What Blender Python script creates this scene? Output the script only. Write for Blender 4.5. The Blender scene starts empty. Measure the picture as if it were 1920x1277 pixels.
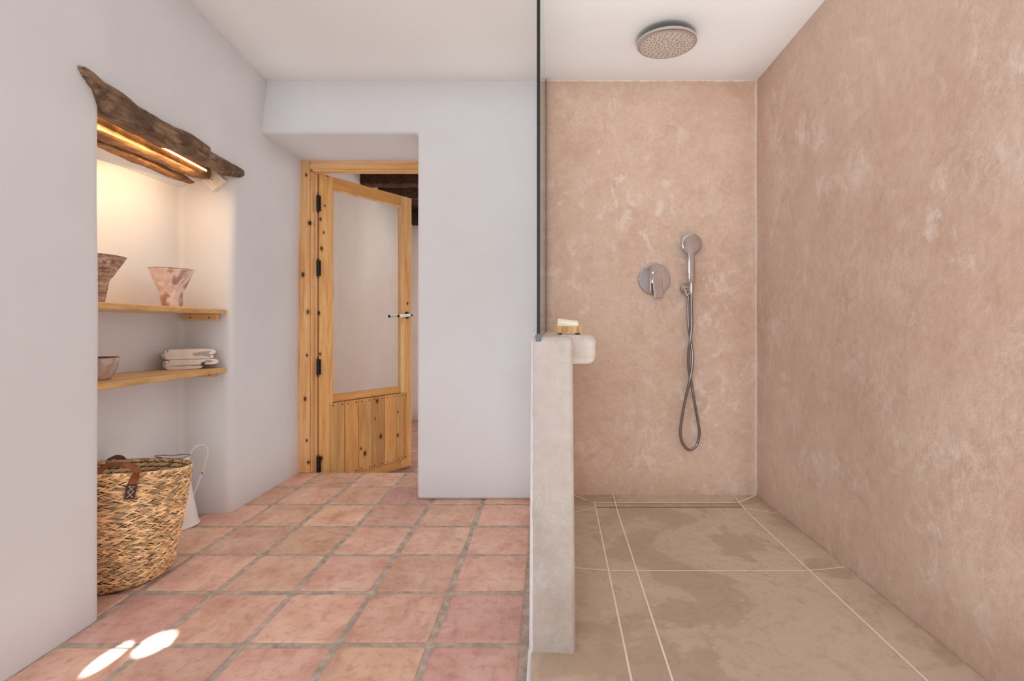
import bpy, bmesh, math, random
from mathutils import Vector, Matrix, noise
R = random.Random(7)
PI = math.pi
COL = bpy.context.scene.collection
F, CX, CY, H = 888.0, 1025.0, 612.0, 1.0215        # focal length / vanishing point in pixels, eye height

def P(px, py, Y):
    """world point at depth Y on the sight line of a photo pixel (measuring aid)"""
    return Vector(((px - CX) / F * Y, Y, H - (py - CY) / F * Y))

# ------------------------------------------------------------------ materials
def lin(c):
    return tuple(((v / 255) / 12.92 if v / 255 <= .04045 else ((v / 255 + .055) / 1.055) ** 2.4) for v in c) + (1,)

class M:
    def __init__(s, name):
        s.m = bpy.data.materials.new(name); s.m.use_nodes = True
        s.t = s.m.node_tree; s.b = s.t.nodes['Principled BSDF']
        s.co = s.t.nodes.new('ShaderNodeTexCoord').outputs['Object']
    def n(s, typ, **kw):
        nd = s.t.nodes.new(typ)
        for k, v in kw.items():
            if k.startswith('i_'):
                s.set(nd, k[2:].replace('_', ' '), v)
            else:
                setattr(nd, k, v)
        return nd
    def set(s, nd, k, v):
        sock = nd.inputs[int(k)] if k.isdigit() else nd.inputs[k]
        if isinstance(v, bpy.types.NodeSocket): s.t.links.new(v, sock)
        else: sock.default_value = v
    def map(s, scale=(1, 1, 1), loc=(0, 0, 0), rot=(0, 0, 0), src=None):
        return s.n('ShaderNodeMapping', i_Vector=src or s.co, i_Scale=scale, i_Location=loc, i_Rotation=rot).outputs[0]
    def noise(s, scale, detail=4, rough=.55, dist=0, src=None):
        return s.n('ShaderNodeTexNoise', i_Vector=src or s.co, i_Scale=scale, i_Detail=detail, i_Roughness=rough, i_Distortion=dist).outputs['Fac']
    def ramp(s, fac, stops, interp='LINEAR'):
        nd = s.n('ShaderNodeValToRGB', i_Fac=fac); nd.color_ramp.interpolation = interp
        el = nd.color_ramp.elements
        while len(el) < len(stops): el.new(.5)
        for e, (p, c) in zip(el, stops):
            e.position = p; e.color = c if len(c) == 4 else lin(c)
        return nd.outputs[0]
    def mix(s, a, b, fac, mode='MIX'):
        nd = s.n('ShaderNodeMix', data_type='RGBA', blend_type=mode)
        for k, v in ((0, fac), (6, a), (7, b)):
            if isinstance(v, bpy.types.NodeSocket): s.t.links.new(v, nd.inputs[k])
            else: nd.inputs[k].default_value = v if (k == 0 or len(v) == 4) else lin(v)
        return nd.outputs[2]
    def math(s, op, a, b=0.0, c=0.0):
        nd = s.n('ShaderNodeMath', operation=op)
        for k, v in enumerate((a, b, c)):
            if isinstance(v, bpy.types.NodeSocket): s.t.links.new(v, nd.inputs[k])
            else: nd.inputs[k].default_value = v
        return nd.outputs[0]
    def xyz(s, src=None):
        return s.n('ShaderNodeSeparateXYZ', i_Vector=src or s.co).outputs
    def bump(s, h, strength=.3, dist=.01, prev=None):
        nd = s.n('ShaderNodeBump', i_Height=h, i_Strength=strength, i_Distance=dist)
        if prev: s.set(nd, 'Normal', prev)
        return nd.outputs[0]
    def attr(s, name):
        return s.n('ShaderNodeAttribute', attribute_name=name).outputs['Color']
    def out(s, color, rough=.6, normal=None, **kw):
        s.set(s.b, 'Base Color', color if isinstance(color, bpy.types.NodeSocket) else (color if len(color) == 4 else lin(color)))
        s.set(s.b, 'Roughness', rough)
        if normal: s.set(s.b, 'Normal', normal)
        for k, v in kw.items(): s.set(s.b, k.replace('_', ' '), v)
        return s.m
W0, W1 = (0, 0, 0, 1), (1, 1, 1, 1)

def plaster(name, c1, c2, bump=.25):
    m = M(name)
    a = m.noise(1.6, 4, .5)
    col = m.ramp(a, [(.3, c1), (.7, c2)])
    n1 = m.bump(m.noise(3.2, 3, .5), bump, .03)
    n2 = m.bump(m.noise(45, 4, .6), .08, .003, n1)
    return m.out(col, .75, n2)

def tadelakt(name, dark, mid, light, pale, wear=.5, st=(1, 1, 1), white_edge=None, corner_x=None, top_z=None, base_z=None, relief=1.0):
    m = M(name)
    big = m.noise(1.15, 5, .55, .2)
    mid_n = m.noise(7, 10, .68, .25, m.map(st))
    fine = m.noise(34, 8, .7, .2, m.map(st))
    base = m.ramp(big, [(.3, dark), (.5, mid), (.7, light)])
    c2 = m.ramp(mid_n, [(.34, dark), (.5, mid), (.64, light)])
    col = m.mix(base, c2, .5)
    col = m.mix(col, m.ramp(fine, [(.35, dark), (.65, light)]), .32)
    # trowel scuffs: thin pale ridges in patches, pale blooms, specks
    v = m.noise(13, 7, .72, .5, m.map((1.3, 1.3, .8), (3, 1, 2)))
    vein = m.ramp(m.math('ABSOLUTE', m.math('SUBTRACT', v, .5)), [(0, W1), (.02, W0)])
    patch = m.ramp(m.noise(2.6, 5, .6), [(.46, W0), (.66, W1)])
    col = m.mix(col, pale, m.math('MULTIPLY', m.math('MULTIPLY', vein, patch), wear))
    flake = m.ramp(m.noise(8.5, 10, .76, .6, m.map((1, 1, .75), (4, 2, 9))), [(.53, W0), (.61, W1)])
    where = m.ramp(m.noise(1.7, 4, .6, 0, m.map((1, 1, 1), (7, 1, 3))), [(.42, (.15,) * 3 + (1,)), (.64, W1)])
    col = m.mix(col, pale, m.math('MULTIPLY', m.math('MULTIPLY', flake, where), wear))
    dk = m.ramp(m.noise(10, 9, .74, .4, m.map((1, 1, .8), (1, 8, 5))), [(.57, W0), (.66, W1)])
    col = m.mix(col, dark, m.math('MULTIPLY', dk, .45))
    spk = m.ramp(m.noise(110, 3, .6), [(.66, W0), (.76, W1)])
    col = m.mix(col, pale, m.math('MULTIPLY', spk, .3))
    n1 = m.bump(mid_n, .5 * relief, .02)
    n2 = m.bump(fine, .3 * relief, .005, n1)
    n2 = m.bump(v, .35 * relief, .016, n2)
    rough = m.ramp(mid_n, [(.3, (.40,) * 3 + (1,)), (.7, (.6,) * 3 + (1,))])
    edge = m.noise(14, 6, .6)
    if corner_x is not None:     # pale fillet where two walls meet, and along the ceiling
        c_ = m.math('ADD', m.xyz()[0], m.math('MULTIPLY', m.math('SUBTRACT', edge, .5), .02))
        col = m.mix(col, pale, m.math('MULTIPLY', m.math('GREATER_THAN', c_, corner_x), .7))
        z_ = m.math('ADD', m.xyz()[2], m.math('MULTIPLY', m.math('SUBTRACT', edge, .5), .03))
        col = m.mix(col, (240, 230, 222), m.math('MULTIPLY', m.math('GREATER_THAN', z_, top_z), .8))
    if base_z is not None:       # darker foot of the wall
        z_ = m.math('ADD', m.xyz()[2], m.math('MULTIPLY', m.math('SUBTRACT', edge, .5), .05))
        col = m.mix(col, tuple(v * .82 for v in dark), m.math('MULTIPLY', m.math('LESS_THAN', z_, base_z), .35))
    if white_edge is not None:   # limewash brought round the room-side corner
        X = m.math('ADD', m.xyz()[0], m.math('MULTIPLY', m.math('SUBTRACT', m.noise(16, 4), .5), .006))
        col = m.mix(col, (226, 221, 219), m.math('LESS_THAN', X, white_edge))
    return m.out(col, rough, n2)

def wood(name, dark, mid, light, axis='z', scale=1.0, knots=.0, ring=18, rough=.45, bump=.1):
    m = M(name)
    st = {'x': (.07, 1, 1), 'y': (1, .07, 1), 'z': (1, 1, .07)}[axis]
    src = m.map(tuple(v * scale for v in st), (R.random() * 9, R.random() * 9, R.random() * 9))
    warp = m.noise(4, 3, .5, 0, src)
    grain = m.noise(ring, 5, .6, 1.6, src)
    fine = m.noise(ring * 9, 3, .6, 0, src)
    col = m.ramp(grain, [(.32, dark), (.48, mid), (.66, light)])
    col = m.mix(col, m.ramp(warp, [(.35, dark), (.65, light)]), .35)
    col = m.mix(col, dark, m.math('MULTIPLY', m.ramp(fine, [(.52, W0), (.75, W1)]), .5))
    nrm = m.bump(grain, bump, .004)
    X = m.xyz()
    for (kx, kz, kr) in [(q[0], q[1], q[2] * .85) for q in (knots or ())]:     # knots at given spots of the x-z face
        dx = m.math('DIVIDE', m.math('SUBTRACT', X[0], kx), kr); dz = m.math('DIVIDE', m.math('SUBTRACT', X[2], kz), kr * 1.5)
        d2 = m.math('ADD', m.math('MULTIPLY', dx, dx), m.math('MULTIPLY', dz, dz)); d2 = m.math('ADD', d2, m.math('MULTIPLY', m.math('SUBTRACT', grain, .5), 1.2))
        col = m.mix(col, dark, m.math('MULTIPLY', m.ramp(m.math('MULTIPLY', d2, .2), [(.1, W1), (.75, W0)]), .75))
        col = m.mix(col, tuple(v * .36 for v in dark), m.ramp(d2, [(.35, W1), (1.0, W0)]))
    return m.out(col, rough, nrm)

def leaf_u(px):
    r = (px - CX) / F; return (-1.636 - r * 3.40) / (r * .8217 - .5703)
def leaf_k(px, py, r=.008):
    u = leaf_u(px); return (u, H - (py - CY) / F * (3.40 + .8217 * u) + .178, r)
KN_F = [(P(a, b, 3.298).x + 1.64, P(a, b, 3.298).z + .18, r) for a, b, r in ((574, 328, .011), (580, 418, .014), (568, 515, .016), (577, 585, .015), (575.5, 666, .010), (572, 748, .014), (575, 826, .010), (578, 867, .012))]
KN_L = [leaf_k(*q) for q in ((609, 386), (601, 411, .011), (607, 436, .009), (603, 466, .014), (598, 587, .013), (600, 664, .011), (614, 329), (764, 569, .012), (602, 860, .016))]
KN_B = [leaf_k(*q) for q in ((706, 752, .014), (713, 818, .016), (683, 850, .017), (745, 816, .012), (676, 841, .010), (702, 785, .007), (745, 772, .008))]
def rustic(name, dark, mid, light, scale=1.0):
    m = M(name)
    src = m.map((scale, .13 * scale, scale))
    g = m.noise(34, 8, .7, 1.2, src)
    blot = m.noise(6, 6, .65, .5)
    col = m.ramp(g, [(.3, dark), (.5, mid), (.72, light)])
    col = m.mix(col, dark, m.ramp(blot, [(.42, (.75,) * 3 + (1,)), (.62, W0)]))
    vo = m.n('ShaderNodeTexVoronoi', i_Vector=m.map((9, 3, 9)), i_Scale=2.2).outputs['Distance']
    col = m.mix(col, tuple(v * .5 for v in dark), m.ramp(vo, [(.04, W1), (.1, W0)]))
    n1 = m.bump(g, .8, .012)
    n2 = m.bump(blot, .6, .015, n1)
    return m.out(col, .85, n2)

def metal(name, c, rough): 
    m = M(name); return m.out(m.mix(c, c, m.noise(20)), rough, None, Metallic=1.0)
def simple(name, c, rough=.6, var=.0, sc=30, bump=0, **kw):
    m = M(name); n = m.noise(sc, 4)
    lo = tuple(max(0, v * (1 - var)) for v in c); hi = tuple(min(255, v * (1 + var)) for v in c)
    return m.out(m.ramp(n, [(.3, lo), (.7, hi)]), rough, m.bump(n, bump, .003) if bump else None, **kw)

WHITE = plaster('white_limewash', (210, 205, 204), (217, 213, 212))
CEIL = plaster('ceiling_plaster', (224, 218, 214), (230, 225, 221))
NICHE = WHITE
HALLW = plaster('hall_plaster', (216, 194, 183), (226, 208, 198))
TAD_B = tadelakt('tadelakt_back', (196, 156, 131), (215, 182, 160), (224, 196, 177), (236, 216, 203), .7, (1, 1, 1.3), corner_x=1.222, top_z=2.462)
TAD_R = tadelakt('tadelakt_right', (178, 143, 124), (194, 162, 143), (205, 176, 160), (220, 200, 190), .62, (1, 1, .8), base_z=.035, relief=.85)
TAD_P = tadelakt('tadelakt_pale', (186, 168, 157), (204, 188, 178), (214, 200, 191), (228, 219, 213), .5)
PINE = wood('pine_frame', (196, 136, 80), (230, 178, 120), (244, 204, 154), 'z', 1, KN_F)
PINE_D = wood('pine_door', (194, 130, 68), (226, 166, 100), (242, 196, 134), 'z', 1, KN_L)
PINE_H = wood('pine_rail', (196, 130, 68), (212, 150, 84), (226, 172, 106), 'x', 1, 0)
PINE_X = wood('pine_head', (206, 146, 90), (230, 178, 118), (242, 202, 150), 'x', 1, 0)
PINE_B = [wood('pine_board', tuple(v * k for v in (178, 116, 62)), tuple(v * k for v in (208, 148, 86)), tuple(v * k for v in (226, 176, 114)), 'z', 1, KN_B, 12, .45, .12) for k in (.93, 1.06, .98, .9, 1.08, .97, 1.02)]
SHELF = wood('shelf_wood', (176, 126, 74), (206, 156, 98), (220, 176, 120), 'y', 1, 0)
BATTEN = wood('batten_wood', (196, 150, 98), (212, 170, 116), (224, 186, 134), 'x', 1, 0)
LOG = rustic('weathered_log', (72, 50, 37), (142, 110, 84), (186, 160, 132))
BEAM = rustic('old_timber', (104, 64, 34), (172, 120, 74), (206, 160, 110))
BEAMD = rustic('dark_timber', (44, 24, 14), (76, 44, 26), (112, 70, 44), .6)
CHROME = metal('chrome', (206, 203, 203), .05)
STEEL = metal('hose_steel', (158, 153, 151), .18)
IRON = simple('black_iron', (24, 21, 20), .45, .2)
DARKGL = simple('dark_glass_edge', (7, 11, 11), .5, .1)
GREYC = simple('grey_clip', (92, 97, 104), .35, .1)
PORC = simple('porcelain', (238, 232, 224), .2, .02)
SWITCH = simple('switch_plastic', (228, 214, 194), .4, .01)
LEATH = simple('tan_leather', (128, 72, 42), .5, .18, 40, .2)
LEATHD = simple('dark_leather', (74, 44, 34), .55, .15, 40, .2)
THREAD = simple('pale_thread', (196, 184, 170), .8, .05)
BROWNT = simple('brown_thread', (96, 72, 62), .9, .1)
SOAP = simple('cream_soap', (250, 240, 214), .45, .03, 18, .05)
SEAL = simple('grey_seal', (140, 120, 108), .5, .1)
RUBBER = simple('rubber', (40, 30, 26), .8, .1)
NOZZ = simple('shower_face', (188, 172, 162), .35, .03)
NOZZD = simple('nozzle_rubber', (104, 92, 86), .6, .05)

TAD_H = tadelakt('tadelakt_half_wall', (176, 158, 146), (190, 174, 163), (200, 186, 177), (214, 205, 199), .5, white_edge=-.0425)
def mk_terracotta():
    m = M('terracotta_tile')
    tint = m.attr('tint')
    a = m.noise(7, 6, .62, .6); b = m.noise(30, 5, .65)
    c = m.ramp(a, [(.3, (194, 140, 120)), (.5, (212, 162, 142)), (.72, (222, 180, 160))])
    c = m.mix(c, (166, 110, 92), m.math('MULTIPLY', m.ramp(b, [(.5, W0), (.72, W1)]), .55))
    st = m.noise(5, 5, .6, .3, m.map((2.6, .8, 1)))
    c = m.mix(c, (166, 124, 116), m.math('MULTIPLY', m.ramp(st, [(.56, W0), (.7, W1)]), .45))
    c = m.mix(c, tint, 1.0, 'MULTIPLY')
    c = m.mix(c, (96, 56, 46), m.ramp(m.noise(140, 2), [(.7, W0), (.78, (.6,) * 3 + (1,))]))
    return m.out(c, m.ramp(a, [(.3, (.42,) * 3 + (1,)), (.7, (.6,) * 3 + (1,))]), m.bump(b, .12, .004, m.bump(a, .2, .01)))
TERRA = mk_terracotta()
GROUT = simple('grey_grout', (166, 147, 132), .9, .14, 25, .4)
def mk_slate():
    m = M('slate_tile')
    w = m.noise(1.5, 9, .6, .5)
    c = m.ramp(w, [(.36, (173, 148, 127)), (.462, (176, 152, 131)), (.48, (188, 164, 143)), (.61, (194, 170, 149)), (.63, (176, 152, 131))])
    g = m.noise(22, 8, .7, .8)
    c = m.mix(c, (156, 134, 114), m.math('MULTIPLY', m.ramp(g, [(.48, W0), (.72, W1)]), .65))
    c = m.mix(c, (206, 184, 164), m.math('MULTIPLY', m.ramp(m.noise(60, 6, .7, 1.5), [(.62, W0), (.75, W1)]), .4))
    return m.out(c, .55, m.bump(g, .12, .004, m.bump(w, .25, .006)))
SLATE = mk_slate()
WGROUT = simple('cream_grout', (226, 208, 190), .8, .03)
def mk_glass(name, tint, ior=1.45):
    m = M(name); t = m.t
    tr = m.n('ShaderNodeBsdfTransparent', i_Color=lin(tint)); gl = m.n('ShaderNodeBsdfGlossy', i_Roughness=.01, i_Color=(.92, .95, .94, 1))
    lw = m.n('ShaderNodeLayerWeight', i_Blend=.5)   # Schlick reflectance, the same from both sides of each face
    fr = m.n('ShaderNodeMath', operation='MULTIPLY_ADD', i_0=m.math('POWER', lw.outputs['Facing'], 5.0), i_1=.95, i_2=.035)
    mx = m.n('ShaderNodeMixShader', i_0=fr.outputs[0]); t.links.new(tr.outputs[0], mx.inputs[1]); t.links.new(gl.outputs[0], mx.inputs[2])
    t.links.new(mx.outputs[0], t.nodes['Material Output'].inputs[0]); return m.m
GLASS = mk_glass('clear_glass', (250, 250, 249))
def emis(name, c, s):
    m = M(name); m.out(c, .5); m.set(m.b, 'Emission Color', lin(c)); m.set(m.b, 'Emission Strength', s); return m.m
LED = emis('warm_led', (255, 198, 118), 6)
def mk_weave():
    m = M('seagrass'); tint = m.attr('tint')
    n = m.noise(60, 4, .6)
    return m.out(m.mix(m.ramp(n, [(.3, (230, 182, 128)), (.7, (252, 220, 172))]), tint, 1.0, 'MULTIPLY'), .7, m.bump(n, .3, .003))
WEAVE = mk_weave()
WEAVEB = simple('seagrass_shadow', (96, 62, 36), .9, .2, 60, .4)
def mk_towel():
    m = M('towel_cotton'); n = m.noise(220, 3); k = m.noise(14, 4)
    return m.out(m.ramp(k, [(.3, (220, 204, 192)), (.7, (236, 222, 211))]), .95, m.bump(n, .5, .003, m.bump(k, .3, .01)))
TOWEL = mk_towel()
def mk_vase_scratch():
    m = M('scratched_clay'); 
    h = m.noise(12, 6, .7, .2, m.map((1, 1, 9))); v = m.noise(14, 5, .7, 0, m.map((6, 6, .8)))
    c = m.ramp(h, [(.35, (120, 92, 76)), (.5, (176, 142, 124)), (.66, (212, 184, 168))])
    c = m.mix(c, (88, 62, 50), m.math('MULTIPLY', m.ramp(v, [(.52, W0), (.62, W1)]), .7))
    return m.out(c, .7, m.bump(h, .3, .004))
def mk_vase_brush():
    m = M('brushed_glaze')
    z = m.xyz()[2]
    b = m.noise(9, 4, .55, 1.2, m.map((1, 1, .8), (.3, 1.7, .2))); f = m.noise(30, 5, .6)
    c = m.ramp(f, [(.3, (212, 180, 166)), (.7, (232, 212, 203))])
    c = m.mix(c, (148, 92, 82), m.ramp(b, [(.56, W0), (.62, (.75,) * 3 + (1,))]))
    c = m.mix(c, (236, 224, 216), m.math('MULTIPLY', m.ramp(m.noise(12, 3, .5, 1), [(.52, W0), (.6, W1)]), .8))
    return m.out(c, .55, m.bump(f, .12, .003))
VASE1, VASE2 = mk_vase_scratch(), mk_vase_brush()
BOWL = simple('speckled_clay', (176, 152, 140), .75, .22, 26, .3)
RIMD = simple('dark_rim', (62, 46, 40), .6, .1)
BOWLR = simple('brown_rim', (112, 80, 68), .6, .1)
def mk_enamel():
    m = M('chipped_enamel'); n = m.noise(26, 5, .6)
    c = m.mix((232, 222, 217), (70, 58, 54), m.ramp(n, [(.69, W0), (.72, W1)]))
    return m.out(c, .3, m.bump(n, .05, .004))
ENAM = mk_enamel()
ENCHIP = simple('chipped_rim', (112, 98, 92), .5, .6, 60)
def mk_bamboo():
    m = M('bamboo_dish'); n = m.noise(1, 2, .5, 0, m.map((75, 3, 3)))
    return m.out(m.ramp(n, [(.3, (150, 100, 58)), (.5, (208, 160, 106)), (.68, (224, 184, 128))]), .55)
BAMBOO = mk_bamboo()

# ------------------------------------------------------------------ mesh helpers
def newbm(): return bmesh.new()
def link(name, bm, mats, parent=None, smooth=True, bevel=0, seg=3, subd=0, recalc=True, angle=35, loc=None):
    if recalc: bmesh.ops.recalc_face_normals(bm, faces=bm.faces)
    me = bpy.data.meshes.new(name); bm.to_mesh(me); bm.free()
    for m in (mats if isinstance(mats, (list, tuple)) else [mats]): me.materials.append(m)
    o = bpy.data.objects.new(name, me); COL.objects.link(o)
    if parent is not None: o.parent = parent
    if loc is not None: o.location = loc
    if smooth:
        for p in me.polygons: p.use_smooth = True
        try: me.set_sharp_from_angle(angle=math.radians(angle))
        except Exception: pass
    if bevel:
        b = o.modifiers.new('b', 'BEVEL'); b.width = bevel; b.segments = seg; b.limit_method = 'ANGLE'; b.angle_limit = math.radians(40)
        for p in me.polygons: p.use_smooth = True
        try: b.harden_normals = True
        except Exception: pass
    if subd:
        s = o.modifiers.new('s', 'SUBSURF'); s.levels = subd; s.render_levels = subd
    return o
def tag(o, label, cat, group=None, kind=None):
    o['label'] = label; o['category'] = cat
    if group: o['group'] = group
    if kind: o['kind'] = kind
    return o
def thing(name, loc, label, cat, group=None, kind=None, rot=0):
    o = bpy.data.objects.new(name, None); COL.objects.link(o); o.location = loc; o.rotation_euler = (0, 0, rot); o.empty_display_size = .05
    return tag(o, label, cat, group, kind)
def box(bm, x0, x1, y0, y1, z0, z1, mi=0):
    v = [bm.verts.new(c) for c in ((x0, y0, z0), (x1, y0, z0), (x1, y1, z0), (x0, y1, z0), (x0, y0, z1), (x1, y0, z1), (x1, y1, z1), (x0, y1, z1))]
    fs = [bm.faces.new([v[i] for i in f]) for f in ((0, 3, 2, 1), (4, 5, 6, 7), (0, 1, 5, 4), (1, 2, 6, 5), (2, 3, 7, 6), (3, 0, 4, 7))]
    for f in fs: f.material_index = mi
    return v
def obox(bm, c, ux, uy, uz, hx, hy, hz, mi=0):
    c = Vector(c); ux, uy, uz = (Vector(u).normalized() for u in (ux, uy, uz))
    v = box(bm, -hx, hx, -hy, hy, -hz, hz, mi)
    for q in v: q.co = c + ux * q.co.x + uy * q.co.y + uz * q.co.z
    return v
def prism(bm, pts, f):
    """loop of 2-D points; f(p, 0/1) gives both ends"""
    a = [bm.verts.new(f(p, 0)) for p in pts]; b = [bm.verts.new(f(p, 1)) for p in pts]
    n = len(pts)
    for i in range(n): bm.faces.new((a[i], a[(i + 1) % n], b[(i + 1) % n], b[i]))
    bm.faces.new(a[::-1]); bm.faces.new(b)
def tube(bm, pts, r, seg=10, cap=True, mi=0, flat=None):
    pts = [Vector(p) for p in pts]; n = len(pts); rings = []
    up = Vector((0, 0, 1)); prev = None
    for i, p in enumerate(pts):
        d = (pts[min(i + 1, n - 1)] - pts[max(i - 1, 0)]).normalized()
        if prev is None:
            a = up if abs(d.z) < .9 else Vector((1, 0, 0)); x = a.cross(d).normalized()
        else: x = (prev - d * prev.dot(d)).normalized()
        prev = x; y = d.cross(x)
        rr = r[i] if isinstance(r, (list, tuple)) else r
        rings.append([bm.verts.new(p + (x * math.cos(2 * PI * k / seg) + y * math.sin(2 * PI * k / seg)) * rr) for k in range(seg)])
    for a, b in zip(rings, rings[1:]):
        for k in range(seg):
            f = bm.faces.new((a[k], a[(k + 1) % seg], b[(k + 1) % seg], b[k])); f.material_index = mi
    if cap:
        for rg in (rings[0][::-1], rings[-1]): bm.faces.new(rg).material_index = mi
def ribbon(bm, pts, nrm, w, t, mi=0):
    """flat strap along pts; nrm(i) = outward direction"""
    pts = [Vector(p) for p in pts]; n = len(pts); rings = []
    for i, p in enumerate(pts):
        d = (pts[min(i + 1, n - 1)] - pts[max(i - 1, 0)]).normalized()
        o = Vector(nrm(i)); o = (o - d * o.dot(d)).normalized(); s = d.cross(o)
        rings.append([bm.verts.new(p + s * a + o * b) for a, b in ((-w, -t), (w, -t), (w, t), (-w, t))])
    for a, b in zip(rings, rings[1:]):
        for k in range(4): bm.faces.new((a[k], a[(k + 1) % 4], b[(k + 1) % 4], b[k])).material_index = mi
    bm.faces.new(rings[0][::-1]); bm.faces.new(rings[-1])
def lathe(bm, prof, seg=64, c=(0, 0, 0), axis='z', mi=None, capends=False):
    c = Vector(c); rings = []
    def pt(r, h, a):
        if axis == 'z': return c + Vector((r * math.cos(a), r * math.sin(a), h))
        if axis == 'y': return c + Vector((r * math.cos(a), -h, r * math.sin(a)))   # h points towards the camera
    for r, h in prof:
        rings.append([bm.verts.new(pt(max(r, 1e-5), h, 2 * PI * k / seg)) for k in range(seg)])
    for j, (a, b) in enumerate(zip(rings, rings[1:])):
        for k in range(seg):
            f = bm.faces.new((a[k], a[(k + 1) % seg], b[(k + 1) % seg], b[k]))
            if mi: f.material_index = mi[j]
    if capends: bm.faces.new(rings[0][::-1]); bm.faces.new(rings[-1])
def catmull(pts, n=8):
    pts = [Vector(p) for p in pts]; q = [pts[0] * 2 - pts[1]] + pts + [pts[-1] * 2 - pts[-2]]; out = []
    for i in range(1, len(q) - 2):
        for k in range(n):
            t = k / n; a, b, c, d = q[i - 1:i + 3]
            out.append(.5 * ((2 * b) + (c - a) * t + (2 * a - 5 * b + 4 * c - d) * t * t + (3 * b - a - 3 * c + d) * t ** 3))
    return out + [pts[-1]]
def interp(x, tab):
    if x <= tab[0][0]: return tab[0][1]
    for (a, va), (b, vb) in zip(tab, tab[1:]):
        if x <= b:
            t = (x - a) / (b - a); return va + (vb - va) * t
    return tab[-1][1]
def sm(x, tab):
    if x <= tab[0][0]: return tab[0][1]
    for (a, va), (b, vb) in zip(tab, tab[1:]):
        if x <= b:
            t = (x - a) / (b - a); t = t * t * (3 - 2 * t); return va + (vb - va) * t
    return tab[-1][1]

# ------------------------------------------------------------------ the room
ZC, YB, YR = 2.467, 2.79, -1.7
XR = 1.235
def Xb(Y): return interp(Y, [(1.664, -1.562), (2.59, -1.731), (4, -1.731)])
def Xt(Y): return interp(Y, [(1.2, -1.56), (1.7, -1.562), (2.1, -1.577), (2.79, -1.645), (3.4, -1.70)])
def Xw(Y, Z): 
    t = min(max(Z / ZC, 0), 1) ** 4; return Xb(Y) * (1 - t) + Xt(Y) * t
def wob(x, y, z, a=.004): return a * noise.noise(Vector((x * 1.7, y * 1.7, z * 1.7)))

def fillet(pts, r, n=6):
    """round the corners listed with a radius in an open 2-D polyline"""
    out = []
    for i, p in enumerate(pts):
        rr = r[i]
        if not rr or i in (0, len(pts) - 1): out.append(Vector(p)); continue
        p = Vector(p); a = Vector(pts[i - 1]) - p; b = Vector(pts[i + 1]) - p
        s = p + a.normalized() * rr; e = p + b.normalized() * rr
        for k in range(n + 1):
            t = k / n; out.append(s * (1 - t) ** 2 + p * 2 * t * (1 - t) + e * t * t)
    return out
def densify(pts, step):
    out = [pts[0]]
    for a, b in zip(pts, pts[1:]):
        k = max(1, int((b - a).length / step))
        for i in range(1, k + 1): out.append(a + (b - a) * i / k)
    return out
ZN = 1.90   # niche part of the wall runs up to here, hidden behind the lintel
# left wall: plan outline with the niche cut in, rising to the lintel, then the flush wall above it
bm = newbm()
NX = -2.0
plan = fillet([(-1.562, YR), (-1.562, 1.664), (NX, 1.664), (NX, 2.59), (-1.731, 2.59), (-1.731, 3.46)], [0, .035, .02, .03, .045, 0])
plan = densify(plan, .12)
NZ = 24
def lift(p, z, c=None):
    x, y = p
    w = min(1, max(0, (x + 1.93) / .12))
    return Vector((x + w * (Xw(y, z) - Xb(y)) + wob(x, y, z), y + wob(y, x + 5, z) * (.8 if abs(x) < 1.95 else .3), z))
rows = [[bm.verts.new(lift(p, ZN * k / NZ)) for p in plan] for k in range(NZ + 1)]
for a, b in zip(rows, rows[1:]):
    for i in range(len(plan) - 1): bm.faces.new((a[i], a[i + 1], b[i + 1], b[i]))
ys = [YR + (3.46 - YR) * i / 44 for i in range(45)]
zs = [ZN + (ZC + .05 - ZN) * i / 8 for i in range(9)]
def zstart(y): return interp(y, [(1.61, 1.90), (1.635, 1.86), (1.66, 1.835), (1.72, 1.822), (2.0, 1.835), (2.3, 1.848), (2.60, 1.872), (2.635, 1.90)])
ys = sorted(set(ys + [1.61, 1.635, 1.66, 1.69, 1.72, 2.57, 2.60, 2.635]))
gz = lambda z, y: zstart(y) + (z - ZN) / (ZC + .05 - ZN) * (ZC + .05 - zstart(y))
g = [[bm.verts.new((Xw(y, gz(z, y)) + wob(Xw(y, 0), y, gz(z, y)), y, gz(z, y))) for y in ys] for z in zs]
for a, b in zip(g, g[1:]):
    for i in range(len(ys) - 1): bm.faces.new((a[i], a[i + 1], b[i + 1], b[i]))
# sloping niche ceiling and a soffit strip closing the wall above the timbers
q = [bm.verts.new(v) for v in ((NX - .02, 1.60, 1.752), (NX - .02, 2.66, 1.768), (-1.765, 2.66, 1.895), (-1.62, 1.60, 1.895))]
bm.faces.new(q)
# outside skin so the wall has thickness
q = [bm.verts.new(v) for v in ((-2.15, YR, -.3), (-2.15, 3.46, -.3), (-2.15, 3.46, 2.6), (-2.15, YR, 2.6))]; bm.faces.new(q)
o = link('wall_left', bm, WHITE, recalc=False, angle=60)
tag(o, 'uneven white plastered left wall with a deep shelved niche', 'wall', kind='structure')

# white back wall with the door recess
bm = newbm()
prism(bm, [(-1.95, 2.160), (-.761, 2.160), (-.764, -.002), (.02, -.002), (.02, ZC + .03), (-1.95, ZC + .03)], lambda p, e: (p[0], YB if not e else 3.46, p[1] + (.02 if e and abs(p[1] - 2.16) < .01 else 0)))
o = link('wall_back', bm, WHITE, bevel=.022, seg=4)
tag(o, 'white plastered back wall with a recessed doorway at its left', 'wall', kind='structure')
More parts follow.
